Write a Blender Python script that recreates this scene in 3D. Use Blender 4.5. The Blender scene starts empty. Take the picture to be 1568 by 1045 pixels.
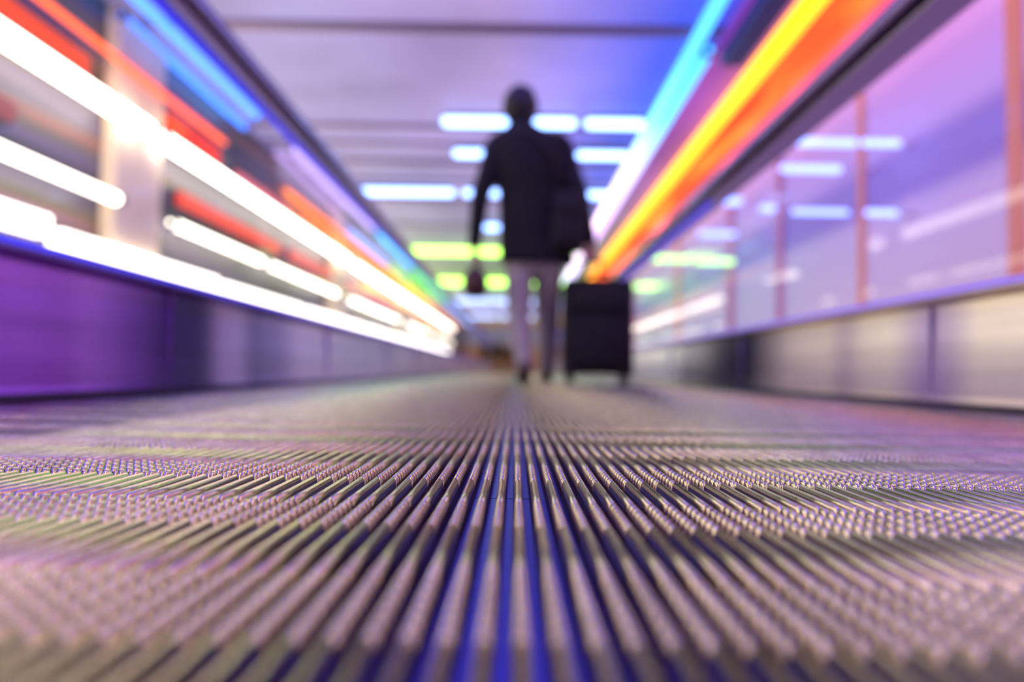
import bpy, bmesh, math, random
from mathutils import Vector, Matrix, noise
random.seed(4)
S=bpy.context.scene
S.view_settings.view_transform='Standard'
# ------------------------------------------------------------ camera
FP=1045.0
CAM=Vector((0,0,0.07))
pitch=math.radians(2.49); yaw=math.radians(0.33); roll=math.radians(1.0)
fw=Vector((-math.sin(yaw)*math.cos(pitch), math.cos(yaw)*math.cos(pitch), math.sin(pitch)))
rt=fw.cross(Vector((0,0,1))).normalized(); up=rt.cross(fw).normalized()
rt2=rt*math.cos(roll)+up*math.sin(roll); up2=up*math.cos(roll)-rt*math.sin(roll)
cd=bpy.data.cameras.new('camera'); cam=bpy.data.objects.new('camera',cd)
S.collection.objects.link(cam); S.camera=cam
cam.matrix_world=Matrix(((rt2.x,up2.x,-fw.x,0),(rt2.y,up2.y,-fw.y,0),(rt2.z,up2.z,-fw.z,CAM.z),(0,0,0,1)))
cd.lens=24; cd.sensor_width=36; cd.clip_start=0.01; cd.clip_end=200
cd.dof.use_dof=True; cd.dof.focus_distance=0.43; cd.dof.aperture_fstop=2.5
def P(px,py,d):
    """point of the walkway hall seen at depth d (survey helper)"""
    r=fw*FP+rt2*(px-784)+up2*(522.5-py)
    return CAM+r*(d/r.y)
# ------------------------------------------------------------ materials
def mat(name):
    m=bpy.data.materials.new(name); m.use_nodes=True
    nt=m.node_tree; b=nt.nodes['Principled BSDF']
    return m,nt,b
def pmat(name,col,rough=0.5,metal=0.0,nscale=0,namt=0.15,stretch=(1,1,1),bump=0):
    m,nt,b=mat(name)
    b.inputs['Base Color'].default_value=(*col,1); b.inputs['Roughness'].default_value=rough
    b.inputs['Metallic'].default_value=metal
    if nscale:
        tc=nt.nodes.new('ShaderNodeTexCoord'); mp=nt.nodes.new('ShaderNodeMapping')
        mp.inputs['Scale'].default_value=stretch
        n=nt.nodes.new('ShaderNodeTexNoise'); n.inputs['Scale'].default_value=nscale
        r=nt.nodes.new('ShaderNodeValToRGB')
        r.color_ramp.elements[0].position=0.3; r.color_ramp.elements[1].position=0.7
        r.color_ramp.elements[0].color=(*[c*(1-namt) for c in col],1)
        r.color_ramp.elements[1].color=(*[min(1,c*(1+namt)) for c in col],1)
        nt.links.new(tc.outputs['Object'],mp.inputs[0]); nt.links.new(mp.outputs[0],n.inputs['Vector'])
        nt.links.new(n.outputs['Fac'],r.inputs[0]); nt.links.new(r.outputs[0],b.inputs['Base Color'])
        if bump:
            bp=nt.nodes.new('ShaderNodeBump'); bp.inputs['Strength'].default_value=bump; bp.inputs['Distance'].default_value=0.002
            nt.links.new(n.outputs['Fac'],bp.inputs['Height']); nt.links.new(bp.outputs[0],b.inputs['Normal'])
    return m
def emat(name,col,st):
    m,nt,b=mat(name)
    b.inputs['Base Color'].default_value=(*[c*.2 for c in col],1)
    b.inputs['Emission Color'].default_value=(*col,1); b.inputs['Emission Strength'].default_value=st
    return m
def ramp_axis(nt,axis,lo,hi,stops,interp='LINEAR'):
    tc=nt.nodes.new('ShaderNodeTexCoord'); sp=nt.nodes.new('ShaderNodeSeparateXYZ')
    mr=nt.nodes.new('ShaderNodeMapRange'); mr.inputs['From Min'].default_value=lo; mr.inputs['From Max'].default_value=hi
    r=nt.nodes.new('ShaderNodeValToRGB'); cr=r.color_ramp; cr.interpolation=interp
    nt.links.new(tc.outputs['Object'],sp.inputs[0]); nt.links.new(sp.outputs[axis],mr.inputs['Value'])
    nt.links.new(mr.outputs['Result'],r.inputs[0])
    pos=[((p-lo)/(hi-lo),c) for p,c in stops]
    cr.elements[0].position=pos[0][0]; cr.elements[0].color=(*pos[0][1],1)
    cr.elements[1].position=pos[-1][0]; cr.elements[1].color=(*pos[-1][1],1)
    for p,c in pos[1:-1]:
        e=cr.elements.new(p); e.color=(*c,1)
    return r
def mixc(nt,a,b,fac,mode='MIX'):
    m=nt.nodes.new('ShaderNodeMix'); m.data_type='RGBA'; m.blend_type=mode
    for s,v in ((m.inputs[0],fac),(m.inputs[6],a),(m.inputs[7],b)):
        if hasattr(v,'links') : nt.links.new(v,s)
        elif isinstance(v,(int,float)): s.default_value=v
        else: s.default_value=(*v,1)
    return m.outputs[2]
def noisetex(nt,scale,stretch):
    tc=nt.nodes.new('ShaderNodeTexCoord'); mp=nt.nodes.new('ShaderNodeMapping'); mp.inputs['Scale'].default_value=stretch
    n=nt.nodes.new('ShaderNodeTexNoise'); n.inputs['Scale'].default_value=scale; n.inputs['Detail'].default_value=2
    nt.links.new(tc.outputs['Object'],mp.inputs[0]); nt.links.new(mp.outputs[0],n.inputs['Vector'])
    return n.outputs['Fac']
# ------------------------------------------------------------ mesh builder
class MB:
    def __init__(s): s.v=[];s.f=[];s.m=[];s.sm=[]
    def add(s,vs,fs,mi=0,smooth=False):
        o=len(s.v); s.v+= [tuple(v) for v in vs]
        for f in fs: s.f.append([i+o for i in f]); s.m.append(mi); s.sm.append(smooth)
    def box(s,c,d,bev=0,mi=0,rot=None,seg=2,smooth=False):
        bm=bmesh.new(); bmesh.ops.create_cube(bm,size=1)
        for v in bm.verts: v.co=Vector((v.co.x*d[0],v.co.y*d[1],v.co.z*d[2]))
        if bev: bmesh.ops.bevel(bm,geom=bm.edges[:],offset=bev,segments=seg,profile=.5,affect='EDGES')
        M=rot.to_4x4() if rot else Matrix()
        bm.verts.index_update()
        s.add([M@v.co+Vector(c) for v in bm.verts],[[v.index for v in f.verts] for f in bm.faces],mi,smooth)
        bm.free()
    def bx(s,x0,x1,y0,y1,z0,z1,bev=0,mi=0):
        s.box(((x0+x1)/2,(y0+y1)/2,(z0+z1)/2),(x1-x0,y1-y0,z1-z0),bev,mi)
    def rings(s,rings,mi=0,smooth=True,close=True):
        n=len(rings[0]); o=[]; vs=[v for r in rings for v in r]; fs=[]
        for k in range(len(rings)-1):
            for i in range(n):
                j=(i+1)%n; fs.append([k*n+i,k*n+j,(k+1)*n+j,(k+1)*n+i])
        if close:
            fs.append(list(range(n))[::-1]); fs.append([(len(rings)-1)*n+i for i in range(n)])
        s.add(vs,fs,mi,smooth)
    def path(s,pts,mi=0,n=16,hint=Vector((0,1,0)),sub=3,close=True,round_end=True):
        """pts: (pos, ra, rb) ; ra across, rb along hint"""
        P_=[(Vector(p[0]),p[1],p[2] if len(p)>2 else p[1]) for p in pts]
        if sub>1:
            Q=[]
            for k in range(len(P_)-1):
                p0=P_[max(k-1,0)];p1=P_[k];p2=P_[k+1];p3=P_[min(k+2,len(P_)-1)]
                for t in range(sub):
                    u=t/sub
                    def cr(a,b,c,d): return 0.5*((2*b)+(c-a)*u+(2*a-5*b+4*c-d)*u*u+(3*b-a-3*c+d)*u**3)
                    Q.append((cr(p0[0],p1[0],p2[0],p3[0]),cr(p0[1],p1[1],p2[1],p3[1]),cr(p0[2],p1[2],p2[2],p3[2])))
            Q.append(P_[-1]); P_=Q
        R=[]
        for k,(c,a,b) in enumerate(P_):
            t=(P_[min(k+1,len(P_)-1)][0]-P_[max(k-1,0)][0]).normalized()
            u=t.cross(hint)
            if u.length<1e-4: u=t.cross(Vector((1,0,0)))
            u.normalize(); w=u.cross(t).normalized()
            R.append((c,a,b,u,w,t))
        def ring(c,a,b,u,w): return [c+u*a*math.cos(2*math.pi*i/n)+w*b*math.sin(2*math.pi*i/n) for i in range(n)]
        out=[]
        if round_end:
            c,a,b,u,w,t=R[0]; m=min(a,b)
            out.append(ring(c-t*m*.9,a*.35,b*.35,u,w)); out.append(ring(c-t*m*.6,a*.78,b*.78,u,w))
        for c,a,b,u,w,t in R: out.append(ring(c,a,b,u,w))
        if round_end:
            c,a,b,u,w,t=R[-1]; m=min(a,b)
            out.append(ring(c+t*m*.6,a*.78,b*.78,u,w)); out.append(ring(c+t*m*.9,a*.35,b*.35,u,w))
        s.rings(out,mi,True,close)
    def cyl(s,a,b,r,mi=0,n=16):
        s.path([(a,r),(b,r)],mi,n,sub=1,round_end=False,hint=Vector((0.13,0.31,0.94)))
    def ell(s,c,r,mi=0,nu=20,nv=12,fn=None):
        rs=[]
        for k in range(nv+1):
            th=math.pi*(0.02+0.96*k/nv); ring=[]
            for i in range(nu):
                p=Vector((math.sin(th)*math.cos(2*math.pi*i/nu),math.sin(th)*math.sin(2*math.pi*i/nu),math.cos(th)))
                q=Vector((p.x*r[0],p.y*r[1],p.z*r[2]))
                if fn: q=fn(p,q)
                ring.append(Vector(c)+q)
            rs.append(ring)
        s.rings(rs[::-1],mi)
    def build(s,name,mats,parent=None,remesh=0,smooth_it=0):
        me=bpy.data.meshes.new(name); me.from_pydata(s.v,[],s.f)
        for m in mats: me.materials.append(m)
        me.polygons.foreach_set('material_index',s.m); me.polygons.foreach_set('use_smooth',s.sm); me.update()
        ob=bpy.data.objects.new(name,me); S.collection.objects.link(ob)
        if remesh:
            md=ob.modifiers.new('r','REMESH'); md.mode='VOXEL'; md.voxel_size=remesh; md.use_smooth_shade=True
            if smooth_it:
                sm=ob.modifiers.new('s','SMOOTH'); sm.factor=.5; sm.iterations=smooth_it
            dg=bpy.context.evaluated_depsgraph_get(); dg.update()
            me2=bpy.data.meshes.new_from_object(ob.evaluated_get(dg)); ob.modifiers.clear()
            ob.data=me2; me2.name=name
            if not me2.materials: me2.materials.append(mats[0])
            for p in me2.polygons: p.use_smooth=True
        if parent: ob.parent=parent
        return ob
def empty(name,loc=(0,0,0)):
    e=bpy.data.objects.new(name,None); e.empty_display_size=.1; S.collection.objects.link(e); return e

# ============================================================ ROOM
XL,XR,ZC=-3.1,2.62,2.77
Y0,Y1=-2.5,44.0
# ceiling (back-lit translucent panels)
m,nt,b=mat('ceiling_backlit')
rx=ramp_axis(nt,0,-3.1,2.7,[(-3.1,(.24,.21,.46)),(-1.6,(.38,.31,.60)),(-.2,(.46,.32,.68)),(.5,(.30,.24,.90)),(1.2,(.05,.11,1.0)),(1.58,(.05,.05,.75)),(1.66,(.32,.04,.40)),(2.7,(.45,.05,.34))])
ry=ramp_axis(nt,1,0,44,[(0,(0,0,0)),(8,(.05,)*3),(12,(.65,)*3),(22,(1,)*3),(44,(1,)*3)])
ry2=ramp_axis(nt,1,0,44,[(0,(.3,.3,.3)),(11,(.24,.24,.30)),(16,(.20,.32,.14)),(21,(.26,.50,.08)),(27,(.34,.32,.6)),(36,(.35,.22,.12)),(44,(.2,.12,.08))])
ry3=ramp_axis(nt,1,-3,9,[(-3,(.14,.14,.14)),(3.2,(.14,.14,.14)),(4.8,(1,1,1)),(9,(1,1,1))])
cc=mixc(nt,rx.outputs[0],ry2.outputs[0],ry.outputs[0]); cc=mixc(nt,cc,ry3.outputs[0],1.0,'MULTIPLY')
nf=noisetex(nt,.7,(1,1,1))
mr=nt.nodes.new('ShaderNodeMapRange'); mr.inputs['From Min'].default_value=.3; mr.inputs['From Max'].default_value=.7
mr.inputs['To Min'].default_value=.72; mr.inputs['To Max'].default_value=1.15
nt.links.new(nf,mr.inputs['Value'])
nt.links.new(cc,b.inputs['Emission Color']); nt.links.new(mr.outputs[0],b.inputs['Emission Strength'])
b.inputs['Base Color'].default_value=(.08,.07,.11,1); b.inputs['Roughness'].default_value=.6
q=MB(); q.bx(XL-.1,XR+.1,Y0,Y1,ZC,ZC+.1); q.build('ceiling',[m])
# cross beams
bmtl=pmat('beam_paint',(.22,.16,.25),.5)
q=MB()
for yb,w in ((5.25,.12),(7.45,.08),(8.0,.06),(8.75,.10),(9.6,.05),(10.7,.12),(12.6,.1),(15.8,.14),(18,.1),(21.2,.14),(27,.16),(33,.16),(2.2,.14),(-.8,.14)):
    q.bx(XL,1.58,yb-w/2,yb+w/2,ZC-.03,ZC,.004)
q.build('ceiling_beams',[bmtl])
# floor
mf=pmat('floor_tile',(.34,.31,.42),.25,0,3,.15)
q=MB(); q.bx(XL-.1,XR+.1,Y0,Y1,-.12,-.03); q.build('floor',[mf])
# left wall
m,nt,b=mat('wall_left_paint')
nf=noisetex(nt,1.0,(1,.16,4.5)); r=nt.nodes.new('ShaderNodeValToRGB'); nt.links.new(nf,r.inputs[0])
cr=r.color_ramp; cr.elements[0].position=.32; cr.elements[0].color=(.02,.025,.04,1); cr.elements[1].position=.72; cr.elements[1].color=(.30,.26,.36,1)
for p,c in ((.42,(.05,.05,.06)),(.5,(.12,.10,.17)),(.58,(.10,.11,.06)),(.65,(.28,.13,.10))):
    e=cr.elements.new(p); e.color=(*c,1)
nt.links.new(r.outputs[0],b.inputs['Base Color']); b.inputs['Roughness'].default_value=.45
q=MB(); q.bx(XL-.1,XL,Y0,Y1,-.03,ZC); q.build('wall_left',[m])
# right wall : panels with glow added in the material to lift their brightness
m,nt,b=mat('wall_right_panels')
rz=ramp_axis(nt,2,0,2.77,[(0,(.72,.64,.66)),(.7,(.66,.58,.68)),(1.20,(.56,.48,.70)),(1.33,(.27,.20,.56)),(1.58,(.27,.20,.56)),(1.72,(.50,.39,.72)),(2.77,(.46,.31,.74))])
rym=ramp_axis(nt,1,0,44,[(0,(.75,.62,.75)),(3.3,(.88,.78,.84)),(5.2,(.90,.84,.95)),(6.8,(.78,.84,1)),(9,(.66,.85,1)),(14,(.6,.95,.9)),(44,(.6,.5,.5))])
cc=mixc(nt,rz.outputs[0],rym.outputs[0],1.0,'MULTIPLY')
nt.links.new(cc,b.inputs['Base Color']); b.inputs['Roughness'].default_value=.4
nt.links.new(cc,b.inputs['Emission Color']); b.inputs['Emission Strength'].default_value=.32
q=MB(); q.bx(XR,XR+.1,Y0,Y1,-.03,ZC); q.build('wall_right',[m])
mo=emat('pilaster_orange',(.80,.25,.22),.6); mp_=emat('pilaster_pink',(.60,.2,.50),.5)
for yy,w,mm in ((3.55,.10,mo),(5.15,.06,mo),(6.75,.12,mp_),(8.3,.2,mp_),(11,.15,mo),(15,.2,mp_)):
    q=MB(); q.bx(XR-.03,XR,yy-w/2,yy+w/2,-.03,ZC-.06,.006); q.build('trim_%d'%int(yy),[mm])
# end walls
m,nt,b=mat('wall_back_paint')
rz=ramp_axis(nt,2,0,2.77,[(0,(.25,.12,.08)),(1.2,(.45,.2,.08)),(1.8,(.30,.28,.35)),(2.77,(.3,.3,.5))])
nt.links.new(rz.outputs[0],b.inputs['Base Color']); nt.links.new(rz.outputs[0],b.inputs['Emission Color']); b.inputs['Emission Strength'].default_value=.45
q=MB(); q.bx(XL-.1,XR+.1,Y1,Y1+.1,-.03,ZC); q.build('wall_back',[m])
q=MB(); q.bx(XL-.1,XR+.1,Y0-.1,Y0,-.03,ZC); q.build('wall_front',[pmat('wall_front_paint',(.3,.25,.35),.5)])
# left column(s)
mcol=pmat('column_beige',(.80,.66,.44),.4,0,2,.1)
for yy in (5.3,11.4,17.5,24):
    q=MB(); q.bx(XL,XL+.12,yy-.33,yy+.33,-.03,ZC,.02); q.bx(XL,XL+.14,yy-.36,yy+.36,-.03,.12,.01); q.build('wall_column',[mcol])

# ============================================================ LIGHTS
cap=pmat('lamp_housing',(.12,.11,.15),.4,.6)
def tube(name,x,z,y0,y1,r,col,st,flip=1):
    q=MB(); q.path([((x,y0,z),r),((x,y1,z),r)],0,16,sub=1,hint=Vector((0,0,1)))
    for y in (y0,y1): q.path([((x,y-.03,z),r*1.12),((x,y+.03,z),r*1.12)],1,16,sub=1,hint=Vector((0,0,1)),round_end=False)
    q.build(name,[emat(name+'_glow',col,st),cap])
W=(1,.90,.76)
for y0,y1 in ((.4,5.25),(5.4,11.6),(11.75,19.6),(19.8,31)): tube('added_warm_tube',-2.90,1.90,y0,y1,.066,W,10)
for y0,y1 in ((.4,4.92),(5.7,7.75),(7.9,11.0),(11.8,16.9),(18,23.4),(24.4,31)): tube('added_warm_tube',-2.92,1.265,y0,y1,.038,(1,.92,.72),8)
# unseen tubes added over the near walkway to put coloured highlights on the belt
for x,z,y0,y1,r,c,s_ in ((-1.75,2.70,-2.3,3.9,.06,(1,.80,.48),15),(2.30,2.66,-2.3,.6,.06,(1,.8,.48),13),(1.75,2.70,-2.3,3.9,.05,(1,.8,.48),9),(.62,2.70,-2.3,3.9,.04,(.7,.05,1),5),(-.15,2.70,-2.3,4.1,.06,(.03,.07,1),30)):
    tube('added_neon_tube' if c[1]<.5 else 'added_warm_tube',x,z,y0,y1,r,c,s_)
def strip(name,x0,x1,y0,y1,z0,z1,col,st):
    q=MB(); q.bx(x0,x1,y0,y1,z0,z1,.01,0); q.bx(x0-.03 if x0<0 else x0,x0+.005 if x0<0 else x1+.03,y0-.03,y1+.03,z0-.02,z1+.02,.005,1)
    return q.build(name,[emat(name+'_glow',col,st),cap])
for k,(y0,y1,z0,z1) in enumerate(((.4,4.2,.85,.98),(4.3,6.6,.80,.92),(6.75,9.2,.80,.90),(9.5,13,.80,.9),(13.4,18,.8,.9),(18.5,30,.8,.9))):
    strip('lit_display_shelf',-3.0,-2.9,y0,y1,z0,z1,(1,.93,.82),6)
# red lit signs
for y0,y1,z0,z1,c,s_ in ((2.4,4.65,1.98,2.20,(1,.05,.02),.8),(5.75,6.75,2.0,2.24,(1,.04,.015),.95),(6.0,8.6,1.50,1.62,(1,.06,.02),.95),(9,11,1.5,1.64,(1,.1,.06),.8),(12.0,16.5,1.45,1.62,(1,.2,.35),.8),
                  (2.2,4.0,1.50,1.62,(.5,.12,.12),.5),(7.2,10.8,2.02,2.16,(1,.20,.25),.7)):
    strip('lit_sign',-3.05,-3.0,y0,y1,z0,z1,c,s_)
tube('added_neon_tube',-2.95,2.30,2.0,6.75,.024,(1,.11,.01),2.6)
tube('added_neon_tube',-2.95,2.30,8.4,17,.034,(1,.20,.02),2.8)
tube('added_neon_tube',-2.95,2.08,9,20,.03,(1,.13,.02),2.2)
tube('added_neon_tube',-2.90,2.20,17.5,34,.05,(1,.30,.03),2.6)
tube('added_neon_tube',-2.95,2.45,11.6,15.4,.04,(.1,.35,1),2.6)
tube('added_neon_tube',-2.95,2.45,15.6,23,.05,(.08,1,.05),1.8)
tube('added_neon_tube',-2.90,2.32,17.2,25,.03,(1,.8,.1),2)
tube('added_neon_tube',-2.95,1.70,13,30,.05,(1,.5,.12),2.6)
B=(.05,.21,1)
tube('added_neon_tube',-2.78,2.71,2.8,7.1,.04,B,3.2)
tube('added_neon_tube',-3.00,2.68,5.0,7.35,.035,B,3.0)
tube('added_neon_tube',-2.74,2.70,8.0,12.8,.04,(.60,.42,1),1.6)
tube('added_neon_tube',-2.90,2.62,7.9,11.0,.03,(.7,.45,1),1.1)
tube('added_neon_tube',-2.74,2.70,13.2,17.5,.05,(.08,.5,1),2.4)
tube('added_neon_tube',-2.74,2.70,18,26,.06,(.12,1,.15),1.8)
tube('added_neon_tube',-2.74,2.70,27,40,.06,(.3,.5,1),2)
# right-hand ceiling neon: colour-changing tubes
def ramp_tube(name,x,z,y0,y1,r,stops,st):
    q=MB(); q.path([((x,y0,z),r),((x,y1,z),r)],0,16,sub=1,hint=Vector((0,0,1)))
    for y in (y0,y1): q.path([((x,y-.03,z),r*1.12),((x,y+.03,z),r*1.12)],1,16,sub=1,hint=Vector((0,0,1)),round_end=False)
    m,nt,b=mat(name+'_glow'); rr=ramp_axis(nt,1,y0,y1,stops); nt.links.new(rr.outputs[0],b.inputs['Emission Color']); b.inputs['Emission Strength'].default_value=st
    b.inputs['Base Color'].default_value=(.05,.05,.1,1)
    q.build(name,[m,cap])
st=[(1,(.04,.28,1)),(5.5,(.05,.34,1)),(7,(.12,.55,1)),(8.5,(.55,.65,1)),(11,(1,.72,1)),(17,(1,.8,1)),(20,(.6,.7,1))]
ramp_tube('added_neon_tube',1.40,2.72,1,20,.050,st,3.6)
ramp_tube('added_neon_tube',1.54,2.72,5.5,20,.045,[(5.5,(.05,.4,1)),(7,(.10,.5,1)),(8.5,(.5,.55,1)),(12,(.8,.45,1)),(20,(.6,.5,1))],2.8)
# orange soffit: back-lit panel + yellow tube
m,nt,b=mat('orange_soffit_glow')
rx=ramp_axis(nt,0,2.0,2.62,[(2.0,(1,.30,.01)),(2.12,(1,.045,.003)),(2.28,(1,.10,.006)),(2.42,(1,.15,.012)),(2.54,(1,.10,.05)),(2.62,(.75,.05,.30))])
nf=noisetex(nt,1.3,(2.2,.35,1)); mr=nt.nodes.new('ShaderNodeMapRange')
mr.inputs['From Min'].default_value=.40; mr.inputs['From Max'].default_value=.66; mr.inputs['To Min'].default_value=.9; mr.inputs['To Max'].default_value=3.6
nt.links.new(nf,mr.inputs['Value']); nt.links.new(mr.outputs[0],b.inputs['Emission Strength']); nt.links.new(rx.outputs[0],b.inputs['Emission Color'])
b.inputs['Base Color'].default_value=(.25,.04,.01,1); b.inputs['Roughness'].default_value=.7
q=MB(); q.bx(2.13,2.60,.8,22,ZC-.05,ZC,.01); q.build('lit_orange_soffit',[m])
tube('added_neon_tube',2.02,2.67,.8,22,.080,(1,.34,.004),3.6)
q=MB(); q.bx(1.66,1.86,4.1,5.6,ZC-.14,ZC,.02); q.build('ceiling_vent',[pmat('vent_navy',(.03,.03,.12),.4)])
# transverse ceiling light bars
mb=emat('light_bar_glow',(.26,.43,1),7.0); mg=emat('light_bar_green_glow',(.45,1,.12),6.0); mb2=emat('light_bar_far_glow',(.4,.55,1),3)
q=MB()
def bar(x0,x1,y,mi,r=.045):
    z=ZC-.08
    q.path([((x0,y,z),r),((x1,y,z),r)],mi,14,sub=1,hint=Vector((0,0,1)))
    q.bx(x0-.02,x1+.02,y-.03,y+.03,z+r*.7,ZC,.004,3)
for y,segs,mi,r in ((7.1,((-.77,.55),(.74,1.27)),0,.05),(8.15,((-.75,-.30),(.1,.5),(.74,1.27)),0,.045),(10.0,((-2.33,-1.0),(-.77,.5),(.74,1.3)),0,.05),
    (12.4,((-.7,-.3),(.74,1.1)),0,.05),(15.0,((-2.35,-1.02),(-.8,.0),(.2,1.2)),1,.075),(20.2,((-2.35,-1.5),(-.9,.6),(.8,1.3)),1,.09),(26,((-2.4,-1.0),(-.8,.6)),2,.09),(33,((-2.4,-1.),(-.7,.8)),2,.09)):
    for a,c in segs: bar(a,c,y,mi,r)
q.build('ceiling_light_bars',[mb,mg,mb2,cap])
# made-up bars by the right wall, standing in for reflected light bars
wb=emat('reflected_bar_glow',(.22,.32,1),4.2); wg=emat('reflected_bar_green_glow',(.5,1,.3),3)
q=MB()
for x0,x1,y,z,r,mi in ((2.07,2.48,5.0,1.80,.028,0),(2.30,2.52,4.5,1.63,.024,0),(1.96,2.36,5.0,1.60,.028,0),(2.04,2.42,5.0,1.28,.020,0),(2.32,2.50,4.5,1.16,.020,0),(1.95,2.03,5.4,1.40,.026,0),
    (1.93,2.28,7.0,1.86,.036,0),(2.0,2.35,7.4,1.60,.03,0),(1.85,2.50,9.9,1.74,.045,1),(2.02,2.40,7.6,1.33,.032,1),(1.75,2.45,12.2,1.62,.055,1),(1.7,2.4,16,1.9,.07,1)):
    q.path([((x0,y,z),r),((x1,y,z),r)],mi,14,sub=1,hint=Vector((0,0,1)))
    q.cyl((x1+r*.5,y,z),(XR-.006,y,z),.005,2,10); q.cyl((XR-.02,y,z),(XR-.001,y,z),.02,2,14)
q.build('reflected_light_bars',[wb,wg,pmat('added_bracket_paint',(.6,.5,.7),.5)])

# ============================================================ MOVING WALKWAY
walk=empty('moving_walkway')
BX0,BX1=-.80,.95
# ---- pallet
m,nt,b=mat('pallet_aluminium')
nf=noisetex(nt,60,(1,.3,1)); r=nt.nodes.new('ShaderNodeValToRGB'); nt.links.new(nf,r.inputs[0])
r.color_ramp.elements[0].position=.3; r.color_ramp.elements[0].color=(.56,.47,.33,1); r.color_ramp.elements[1].position=.7; r.color_ramp.elements[1].color=(.82,.72,.50,1)
nt.links.new(r.outputs[0],b.inputs['Base Color']); b.inputs['Metallic'].default_value=1.0; b.inputs['Roughness'].default_value=.20
malu=m
mflank=pmat('pallet_flank',(.08,.026,.036),.38,.6)
mgro=pmat('pallet_groove',(.10,.08,.42),.35,.9)  # blue tint puts the reflected ceiling light into the groove colour
PITCH=.0101; L=.4
prof=[(-.0029,-.0125),(-.0025,-.0050),(-.0022,-.0020),(-.0014,-.0005),(0,.0003),(.0014,-.0005),(.0022,-.0020),(.0025,-.0050),(.0029,-.0125)]
verts=[];faces=[];mi=[]
def stations():
    st=[(0,-.005),(.0010,-.005),(.0014,0)]
    for k in range(3):
        s0=k*.1333
        a=s0+.004; t=.0090
        for j in range(7):
            y=a+j*t
            st+=[(y,0),(y+.0008,-.0022),(y+.0028,-.0022),(y+.0036,-.0002),(y+.0044,.0002)]
    st+=[(L-.0014,0),(L-.0010,-.005),(L,-.005)]
    return st
n_r=int((BX1-BX0)/PITCH)
st0=stations()
for i in range(n_r):
    xc=BX0+(i+.5)*PITCH; o=len(verts); st=st0; n=len(prof)
    for (y,dz) in st:
        for (px,pz) in prof:
            z=pz
            if dz<0 and pz>-.0055: z=max(pz+dz,-.0075)
            verts.append((xc+px,y,z))
    for k in range(len(st)-1):
        for j in range(n-1):
            a=o+k*n+j; faces.append((a,a+1,a+n+1,a+n)); mi.append(1 if j in (0,n-2) else 0)
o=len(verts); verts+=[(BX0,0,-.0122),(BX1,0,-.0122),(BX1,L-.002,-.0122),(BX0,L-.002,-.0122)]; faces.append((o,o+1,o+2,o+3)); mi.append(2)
o=len(verts); verts+=[(BX0,0,-.026),(BX1,0,-.026),(BX1,L,-.026),(BX0,L,-.026)]; faces.append((o,o+1,o+2,o+3)); mi.append(1)
me=bpy.data.meshes.new('pallet'); me.from_pydata(verts,[],faces)
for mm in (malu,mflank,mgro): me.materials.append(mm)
me.polygons.foreach_set('material_index',mi); me.polygons.foreach_set('use_smooth',[True]*len(faces)); me.update()
for k in range(-3,54):
    ob=bpy.data.objects.new('pallet_%d'%(k+4),me); S.collection.objects.link(ob); ob.location=(0,.443+k*L,0); ob.parent=walk
YE=.443+54*L
# landing plate
q=MB(); q.bx(BX0,BX1,YE,YE+2.5,-.03,-.002,.002); q.build('landing_plate',[pmat('landing_plate_steel',(.5,.45,.6),.3,.7)],walk)
# ---- balustrades
def cladding(name,stops):
    m,nt,b=mat(name); rr=ramp_axis(nt,1,-1,12,stops)
    nf=noisetex(nt,3,(1,.25,7))
    mm=nt.nodes.new('ShaderNodeMapRange'); mm.inputs['To Min'].default_value=.55; mm.inputs['To Max'].default_value=1.3; nt.links.new(nf,mm.inputs['Value'])
    hs=nt.nodes.new('ShaderNodeHueSaturation'); nt.links.new(mm.outputs[0],hs.inputs['Value']); nt.links.new(rr.outputs[0],hs.inputs['Color'])
    nt.links.new(hs.outputs[0],b.inputs['Base Color']); b.inputs['Roughness'].default_value=.22; b.inputs['Metallic'].default_value=.45
    return m
cl=cladding('cladding_violet',[(-1,(.48,.13,.74)),(1.12,(.48,.16,.76)),(1.22,(.40,.12,.64)),(1.30,(.50,.20,.74)),(1.42,(.30,.11,.55)),(1.60,(.08,.04,.22)),(1.78,(.07,.06,.20)),(1.9,(.62,.56,.85)),(2.0,(.62,.56,.85)),(2.12,(.16,.13,.38)),(2.35,(.26,.20,.52)),(2.6,(.62,.55,.82)),(3.6,(.60,.58,.82)),(5,(.75,.70,.88)),(12,(.7,.65,.8))])  # tone changes along the length paint in reflections on the brushed metal
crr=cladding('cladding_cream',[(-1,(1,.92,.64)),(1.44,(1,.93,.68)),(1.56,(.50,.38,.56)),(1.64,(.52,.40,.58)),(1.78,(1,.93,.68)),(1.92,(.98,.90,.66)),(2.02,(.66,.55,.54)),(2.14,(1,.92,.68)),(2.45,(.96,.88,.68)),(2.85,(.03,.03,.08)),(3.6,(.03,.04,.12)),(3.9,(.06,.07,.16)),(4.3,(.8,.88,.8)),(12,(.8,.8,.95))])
glass=bpy.data.materials.new('balustrade_glass'); glass.use_nodes=True; nt=glass.node_tree
for n in list(nt.nodes): nt.nodes.remove(n)
out=nt.nodes.new('ShaderNodeOutputMaterial'); mx=nt.nodes.new('ShaderNodeMixShader'); tr=nt.nodes.new('ShaderNodeBsdfTransparent'); gl=nt.nodes.new('ShaderNodeBsdfGlossy')
lw=nt.nodes.new('ShaderNodeLayerWeight'); lw.inputs[0].default_value=.5
pw=nt.nodes.new('ShaderNodeMath'); pw.operation='POWER'; pw.inputs[1].default_value=5
ma=nt.nodes.new('ShaderNodeMath'); ma.operation='MULTIPLY_ADD'; ma.inputs[1].default_value=.28; ma.inputs[2].default_value=.010
nt.links.new(lw.outputs['Facing'],pw.inputs[0]); nt.links.new(pw.outputs[0],ma.inputs[0])
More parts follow.
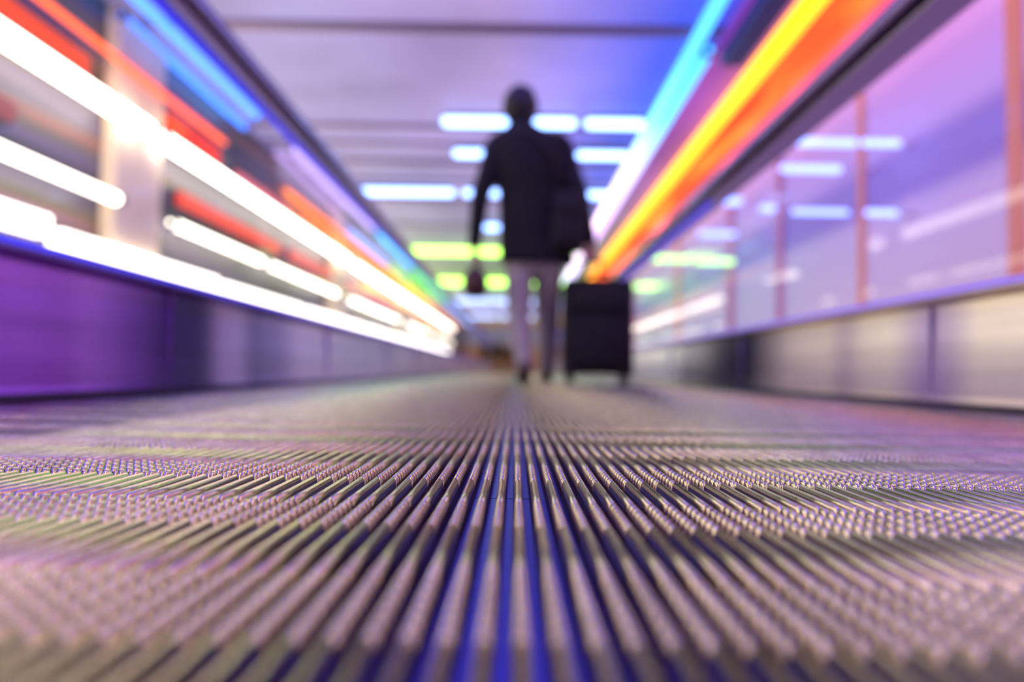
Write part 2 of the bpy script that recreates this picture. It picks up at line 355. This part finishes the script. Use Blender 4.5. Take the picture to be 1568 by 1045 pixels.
tr.inputs[0].default_value=(.98,.97,.99,1); gl.inputs['Roughness'].default_value=.02; gl.inputs[0].default_value=(1,1,1,1)
nt.links.new(ma.outputs[0],mx.inputs[0]); nt.links.new(tr.outputs[0],mx.inputs[1]); nt.links.new(gl.outputs[0],mx.inputs[2]); nt.links.new(mx.outputs[0],out.inputs[0])
rub=pmat('handrail_rubber',(.03,.022,.06),.22); mrail=pmat('handrail_guide_steel',(.45,.4,.5),.25,.9); bru=pmat('skirt_brush',(.02,.015,.03),.8)
jL=pmat('cladding_joint_violet',(.28,.12,.45),.5); jR=pmat('cladding_joint_grey',(.48,.38,.5),.5)
deckL=pmat('deck_trim_violet',(.32,.22,.75),.25,.7); deckR=pmat('deck_trim_champagne',(1,.93,.80),.3,.5)
edgeglowL=emat('edge_highlight_blue',(.05,.05,1),.9); edgeglowR=emat('edge_highlight_violet',(.22,.12,1),.9)  # added glowing lines standing in for blue highlights along rails and trims
YA,YB=-1.3,YE+.6
for side,xw,xr,rw,clad,deck,edgeglow,jnt in ((-1,-.81,-.79,.038,cl,deckL,edgeglowL,jL),(1,.965,.93,.078,crr,deckR,edgeglowR,jR)):
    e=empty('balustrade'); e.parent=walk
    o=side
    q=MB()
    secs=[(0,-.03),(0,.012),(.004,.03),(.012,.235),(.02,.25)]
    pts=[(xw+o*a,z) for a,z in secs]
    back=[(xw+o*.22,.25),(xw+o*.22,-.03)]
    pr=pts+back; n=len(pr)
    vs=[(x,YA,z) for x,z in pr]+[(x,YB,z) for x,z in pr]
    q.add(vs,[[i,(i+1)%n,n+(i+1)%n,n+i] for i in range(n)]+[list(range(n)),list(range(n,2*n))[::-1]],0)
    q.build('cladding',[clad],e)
    q=MB(); yy=-1.1 
    while yy<YB-.1:
        q.bx(min(xw+o*.002,xw+o*.0112),max(xw+o*.002,xw+o*.0112),yy,yy+.002,.03,.235,0,0); yy+=1.35
    q.build('cladding_joints',[jnt],e)
    q=MB(); a,c=sorted((xw-o*.002,xw+o*.225)); q.bx(a,c,YA,YB,.25,.272,.006,0)
    a,c=sorted((xw-o*.006,xw-o*.0005)); q.bx(a,c,YA+.01,YB-.01,.259,.268,0,1)
    q.build('deck_trim',[deck,edgeglow],e)
    q=MB(); a,c=sorted((xw-o*.014,xw)); q.bx(a,c,YA,YB,.004,.018,.003,0); q.build('skirt_brush',[bru],e)
    # glass
    q=MB(); yy=YA+.2
    while yy<YB-.3:
        y1=min(yy+1.492,YB-.2); q.bx(xw+o*.05-.005,xw+o*.05+.005,yy,y1,.268,.86,0,0); yy+=1.5
    q.build('glass_panels',[glass],e)
    # handrail : race-track with semicircular newels at both ends
    zt=.93; zb=.30; rad=(zt-zb)/2; cpts=[]
    def addp(y,z): cpts.append(Vector((xr,y,z)))
    for k in range(0,13): 
        a=math.pi*k/12; addp(YA+.1-math.sin(a)*rad, zb+rad-math.cos(a)*rad)
    yy=YA+.3
    while yy<YB: addp(yy,zt); yy+=.8
    for k in range(0,13):
        a=math.pi*k/12; addp(YB+math.sin(a)*rad, zb+rad+math.cos(a)*rad)
    q=MB(); rings=[]; n=20
    for k,c in enumerate(cpts):
        t=(cpts[min(k+1,len(cpts)-1)]-cpts[max(k-1,0)]).normalized(); u=Vector((1,0,0)); w=u.cross(t)
        rings.append([c+u*rw*math.copysign(abs(math.cos(2*math.pi*i/n))**.7,math.cos(2*math.pi*i/n))+w*.021*math.copysign(abs(math.sin(2*math.pi*i/n))**.7,math.sin(2*math.pi*i/n)) for i in range(n)])
    q.rings(rings,0); q.build('handrail',[rub],e)
    q=MB(); q.bx(xr-rw*.62-.0,xr+rw*.62,YA+.1,YB,zt-.05,zt-.018,.006,0)
    a,c=sorted((xr-o*(rw+.008),xr-o*(rw-.012))); q.bx(a,c,YA+.1,YB,zt-.028,zt-.008,.004,0)
    if o<0:
        a,c=sorted((xr+o*rw*.30,xr+o*rw*.62)); q.bx(a,c,YA+.2,YB-.1,zt-.062,zt-.050,.001,1)
    else:
        q.bx(xr-.03,xr-.01,3.2,YB-.1,zt-.062,zt-.050,.001,1)
    q.build('handrail_guide',[mrail,edgeglowL],e)

# ============================================================ MAN
coat=pmat('coat_black',(.004,.003,.007),.9,0,25,.3); trou=pmat('trousers_grey',(.36,.33,.31),.8,0,30,.1)
skin=pmat('skin',(.45,.26,.19),.5,0,8,.08); hairm=pmat('hair_dark',(.010,.008,.013),.6,0,60,.4,bump=.4)
shoe=pmat('shoe_leather_brown',(.06,.035,.02),.35); sole=pmat('shoe_sole',(.02,.02,.02),.7); eyew=pmat('eye_white',(.8,.8,.8),.2); lip=pmat('lips',(.35,.14,.12),.4)
man=empty('man_walking')
D=4.12
q=MB()
def hring(px,py,d,rx,ry,n=28,dy=0,sq=1.0):
    c=P(px,py,d)
    out=[]
    for i in range(n):
        a=2*math.pi*i/n; cx,sy=math.cos(a),math.sin(a)
        out.append(c+Vector((rx*math.copysign(abs(cx)**sq,cx),ry*math.copysign(abs(sy)**sq,sy)+dy,0)))
    return out
R=[hring(824,405,D+.04,.225,.160),hring(823,398,D+.04,.230,.165),hring(820,370,D+.04,.222,.160),hring(817,335,D+.03,.210,.150),hring(814,300,D+.02,.202,.140),
   hring(812,268,D+.0,.210,.138),hring(809,242,D,.218,.138,sq=.9),hring(807,220,D,.220,.128,sq=.85),hring(805,208,D,.190,.108,sq=.9),hring(802,199,D+.01,.125,.090),hring(799,191,D+.02,.080,.078),hring(798,184,D+.03,.070,.072)]
q.rings(R,0)
shL,elL,wrL=P(762,223,D),P(736,300,D-.03),P(727,372,D+.03)
shR,elR,wrR=P(858,223,D),P(886,298,D-.06),P(902,368,D-.02)
q.path([(shL+Vector((.05,0,.02)),.06,.065),(shL,.074,.076),((shL+elL)/2,.066,.070),(elL,.058,.062),((elL+wrL)/2,.051,.054),(wrL,.043,.046)],0,20)
q.path([(shR+Vector((-.05,0,.02)),.06,.065),(shR,.074,.076),((shR+elR)/2,.066,.070),(elR,.060,.062),((elR+wrR)/2,.053,.056),(wrR,.045,.047)],0,20)
q.path([(P(798,199,D+.02),.086,.088),(P(798,186,D+.03),.075,.077)],0,24,sub=2)
q.build('coat',[coat],man,remesh=.011,smooth_it=3)
# trousers
q=MB()
hipL,knL,anL=P(796,405,D+.05),P(795,488,D+.0),P(802,566,D-.10)
hipR,knR,anR=P(840,405,D+.05),P(839,488,D+.24),P(837,566,D+.38)
q.path([(P(817,375,D+.05),.15,.11),(P(817,400,D+.05),.170,.12)],0,24,sub=2)
q.path([(hipL,.094,.100),((hipL*2+knL)/3,.086,.094),(knL,.068,.070),((knL+anL)/2,.062,.066),(anL+Vector((0,0,.04)),.052,.058),(anL-Vector((0,0,.0)),.053,.062)],0,22)
q.path([(hipR,.094,.100),((hipR*2+knR)/3,.086,.094),(knR,.070,.072),((knR+anR)/2,.064,.068),(anR+Vector((0,0,.04)),.054,.058),(anR,.054,.062)],0,22)
q.build('trousers',[trou],man,remesh=.010,smooth_it=2)
# shoes
for nm,an,tilt in (('shoe_left',anL,-.10),('shoe_right',anR,.0)):
    q=MB(); g=Vector((an.x,an.y,0))
    M=Matrix.Rotation(tilt,4,'X')
    def T(p): 
        v=M@Vector(p); return g+v
    rs=[]
    for y,w,h,zc in ((-.075,.026,.030,.040),(-.065,.034,.050,.055),(-.03,.038,.060,.062),(.02,.038,.058,.060),(.07,.040,.042,.046),(.12,.046,.032,.036),(.165,.046,.026,.030),(.195,.036,.020,.025),(.21,.018,.012,.018)):
        rs.append([T((w*math.cos(2*math.pi*i/18),y,max(.012,zc+h*math.sin(2*math.pi*i/18)))) for i in range(18)])
    q.rings(rs,0)
    ol=[(-.078,.022),(-.06,.036),(-.02,.036),(.03,.034),(.08,.042),(.13,.049),(.17,.047),(.20,.036),(.216,.016)]
    loop=[(w,y) for y,w in ol]+[(-w,y) for y,w in ol[::-1]]; n=len(loop)
    vs=[T((x,y,.001)) for x,y in loop]+[T((x,y,.016)) for x,y in loop]
    q.add(vs,[list(range(n))[::-1],list(range(n,2*n))]+[[i,(i+1)%n,n+(i+1)%n,n+i] for i in range(n)],1)
    zmin=min(v[2] for v in q.v); q.v=[(v[0],v[1],v[2]-zmin+.0005) for v in q.v]
    q.build(nm,[shoe,sole],man)
# head
hc=P(797,166,D+.04)
def headfn(p,v):
    v=v.copy()
    if p.z<0:
        k=-p.z; v.x*=1-.30*k*k; v.y=v.y*(1-.22*k)+.018*k
    if p.y<0: v.y*=1.06
    if p.y>.5 and abs(p.z)<.35: v.y*=.97
    return v
q=MB(); q.ell(hc,(.078,.096,.118),0,32,22,headfn)
q.path([(hc+Vector((0,-.01,-.17)),.060,.062),(hc+Vector((0,-.005,-.06)),.055,.060)],0,20,sub=2)
q.path([(hc+Vector((0,.088,.018)),.008,.008),(hc+Vector((0,.104,-.012)),.012,.011),(hc+Vector((0,.108,-.026)),.015,.012)],0,12,sub=3)   # nose
for s_ in (-1,1):
    q.ell(hc+Vector((s_*.082,-.006,-.008)),(.010,.020,.032),0,12,8)     # ears
    q.ell(hc+Vector((s_*.032,.082,.024)),(.022,.010,.008),0,10,6)        # brow
q.build('head',[skin],man,remesh=.005,smooth_it=2)
q=MB()
for s_ in (-1,1):
    q.ell(hc+Vector((s_*.031,.086,.004)),(.012,.010,.008),0,12,8); q.ell(hc+Vector((s_*.031,.094,.004)),(.005,.004,.005),1,10,6)
q.path([(hc+Vector((-.022,.086,-.054)),.003,.004),(hc+Vector((0,.092,-.053)),.005,.006),(hc+Vector((.022,.086,-.054)),.003,.004)],2,10,hint=Vector((0,0,1)))
q.build('face_features',[eyew,hairm,lip],man)
q=MB()
def hairfn(p,v):
    v=headfn(p,v); nn=noise.noise(Vector((p.x*5,p.y*5,p.z*5)))*.018+noise.noise(p*14)*.008
    v=v+p*(.028+nn)
    if p.y>.25 and p.z<.45:   # clear of the face
        v=v-p*.058
    elif p.z<-.60: v=v-p*.03
    return v
q.ell(hc,(.080,.096,.112),0,40,30,hairfn)
q.build('hair',[hairm],man,remesh=.006,smooth_it=1)
# hands
def hand(nm,wr,d,n,w,scale=1.0):
    q=MB(); d=d.normalized(); n=n.normalized(); w=w.normalized()
    q.path([(wr-d*.03,.026,.021),(wr+d*.01,.028,.022),(wr+d*.035,.038,.019),(wr+d*.065,.042,.017),(wr+d*.092,.040,.014)],0,16,hint=n)
    base=wr+d*.092
    for off,ln,r in ((.031,.92,.0088),(.0105,1.0,.009),(-.0105,.94,.0086),(-.031,.76,.0078)):
        p=base+w*off-n*.002; pts=[(p-d*.012,r*1.05)]
        pts.append((p+d*.004,r*1.05))
        for seg,a in ((.040,48),(.026,128),(.021,205)):
            th=math.radians(a); p=p+(d*math.cos(th)+n*math.sin(th))*seg*ln; pts.append((p,r*(.96 if a<200 else .82)))
        q.path(pts,0,10,hint=w,sub=3)
    t0=wr+d*.030+w*.030+n*.006; t1=t0+d*.030+w*.016+n*.020; t2=t1+d*.026-w*.004+n*.018; t3=t2+d*.020-w*.012+n*.002
    q.path([(t0,.013),(t1,.0115),(t2,.010),(t3,.008)],0,12,hint=n,sub=3)
    q.build(nm,[skin],man,remesh=.0035,smooth_it=1)
    return base+n*.026+d*.020
dn=Vector((0,0,-1))
gL=hand('hand_left',wrL+Vector((0,0,-.02)),dn+Vector((-.05,0,0)),Vector((1,0,0)),Vector((0,1,0)))
gR=hand('hand_right',wrR+Vector((.005,0,-.02)),dn+Vector((.08,0,0)),Vector((0,-1,0)),Vector((-1,0,0)))
# ---- brown pouch bag held in left hand
bagm=pmat('bag_leather_brown',(.050,.016,.010),.5,0,12,.25,bump=.3); metal=pmat('bag_metal',(.5,.45,.4),.3,1)
q=MB()
bc=Vector((gL.x-.012,gL.y,gL.z-.110))
rs=[]
for z,rx_,ry_ in ((-.095,.030,.07),(-.088,.054,.105),(-.05,.076,.125),(0,.078,.120),(.045,.064,.105),(.075,.038,.09),(.085,.018,.08)):
    rs.append([bc+Vector((rx_*math.copysign(abs(math.cos(a))**.8,math.cos(a)),ry_*math.copysign(abs(math.sin(a))**.8,math.sin(a)),z)) for a in [2*math.pi*i/24 for i in range(24)]])
q.rings(rs,0)
q.path([(Vector((bc.x,bc.y-.07,bc.z+.075)),.006),(Vector((bc.x+.006,bc.y-.066,gL.z-.012)),.006),(Vector((gL.x,gL.y-.04,gL.z)),.008),(gL,.008),(Vector((gL.x,gL.y+.04,gL.z)),.008),(Vector((bc.x+.006,bc.y+.066,gL.z-.012)),.006),(Vector((bc.x,bc.y+.07,bc.z+.075)),.006)],0,12,hint=Vector((1,0,0)))
q.box((bc.x,bc.y,bc.z+.087),(.012,.15,.008),.003,1)
q.build('leather_handbag',[bagm,metal])
# ---- black shoulder bag on right hip + strap
blk=pmat('bag_nylon_black',(.005,.004,.007),.8,0,40,.3)
q=MB(); sc=P(872,345,D-.0)+Vector((-.01,-.09,0))
rot=Matrix.Rotation(.10,3,'Y')
q.box(sc,(.21,.13,.36),.04,0,rot,4,True); q.box(sc+Vector((0,-.07,-.04)),(.165,.03,.20),.012,0,rot,3,True); q.box(sc+Vector((0,-.075,.095)),(.20,.035,.13),.015,0,rot,3,True)
q.box(sc+Vector((0,-.095,.04)),(.03,.01,.03),.003,0,rot)
top=sc+Vector((-.06,-.0,.18))
q.path([(top,.006,.018),(P(848,250,D)+Vector((0,-.150,0)),.004,.02),(P(825,228,D)+Vector((0,-.146,0)),.004,.02),(P(800,208,D)+Vector((0,-.122,0)),.004,.02),(P(782,202,D)+Vector((0,-.04,.02)),.004,.02),(P(778,206,D)+Vector((0,.06,.01)),.004,.02),(P(800,240,D)+Vector((0,.150,0)),.004,.02),(P(850,285,D)+Vector((0,.14,0)),.004,.02),(top+Vector((.06,.05,0)),.006,.018)],0,10,hint=Vector((.6,0,.8)))
q.build('shoulder_bag',[blk,metal])
# ---- suitcase
q=MB(); sx=P(915,500,4.2).x; sy=4.24; W_,Dp,z0,z1=.425,.25,.055,.64
case=pmat('suitcase_fabric',(.005,.004,.006),.75,0,50,.3); trimm=pmat('suitcase_trim',(.010,.009,.012),.5); tele=pmat('telescopic_handle_steel',(.4,.4,.45),.3,1)
q.box((sx,sy,(z0+z1)/2),(W_,Dp,z1-z0),.035,0,None,4,True)
q.box((sx,sy-Dp/2-.008,.26),(W_*.84,.045,.31),.016,0,None,3,True)
q.box((sx,sy-Dp/2-.006,.51),(W_*.84,.035,.13),.014,0,None,3,True)
q.box((sx,sy-Dp/2-.034,.415),(W_*.74,.006,.008),.002,1)
for s_ in (-1,1):
    q.box((sx+s_*(W_/2-.02),sy,(z0+z1)/2),(.02,Dp+.012,z1-z0-.05),.006,1)
    q.box((sx+s_*(W_/2-.035),sy-Dp/2,.085),(.07,.03,.06),.01,1)
q.path([((sx-.075,sy-.06,z1-.002),.008,.012),((sx-.06,sy-.06,z1+.028),.008,.012),((sx,sy-.06,z1+.036),.010,.014),((sx+.06,sy-.06,z1+.028),.008,.012),((sx+.075,sy-.06,z1-.002),.008,.012)],1,12)
for ax in (-1,1):
    for ay in (-1,1):
        wx=sx+ax*(W_/2-.045); wy=sy+ay*(Dp/2-.04)
        q.box((wx,wy,.062),(.045,.05,.035),.008,1)
        for k in (-1,1): q.cyl((wx+k*.012-.007,wy,.0265),(wx+k*.012+.007,wy,.0265),.026,1,18)
gx=gR
bar_y=gx.y
for s_ in (-1,1):
    a=Vector((sx-.04+s_*.055,sy+.0,z1-.02)); c=Vector((gx.x+s_*.055,bar_y,gx.z))
    q.cyl(a,c,.007,2,12)
q.path([(Vector((gx.x-.07,bar_y,gx.z)),.010),(gx,.0115),(Vector((gx.x+.07,bar_y,gx.z)),.010)],1,14,hint=Vector((0,0,1)))
q.build('rolling_suitcase',[case,trimm,tele])

# ---- far pedestrians reuse the same figure meshes
for (x,y,rz) in ((-.9,38.5,.3),(-.2,40,2.9),(-1.7,37,-.2)):
    e=empty('pedestrian'); c0=Vector((P(815,400,D).x,D,0))
    for ch in [o for o in man.children]:
        o2=bpy.data.objects.new(ch.name.split('.')[0],ch.data); S.collection.objects.link(o2); o2.parent=e
        o2.location=-c0
    e.location=(x,y,-.03); e.rotation_euler=(0,0,rz)

# ============================================================ world
w=bpy.data.worlds.new('world'); S.world=w; w.use_nodes=True
w.node_tree.nodes['Background'].inputs[0].default_value=(.35,.3,.5,1); w.node_tree.nodes['Background'].inputs[1].default_value=.3
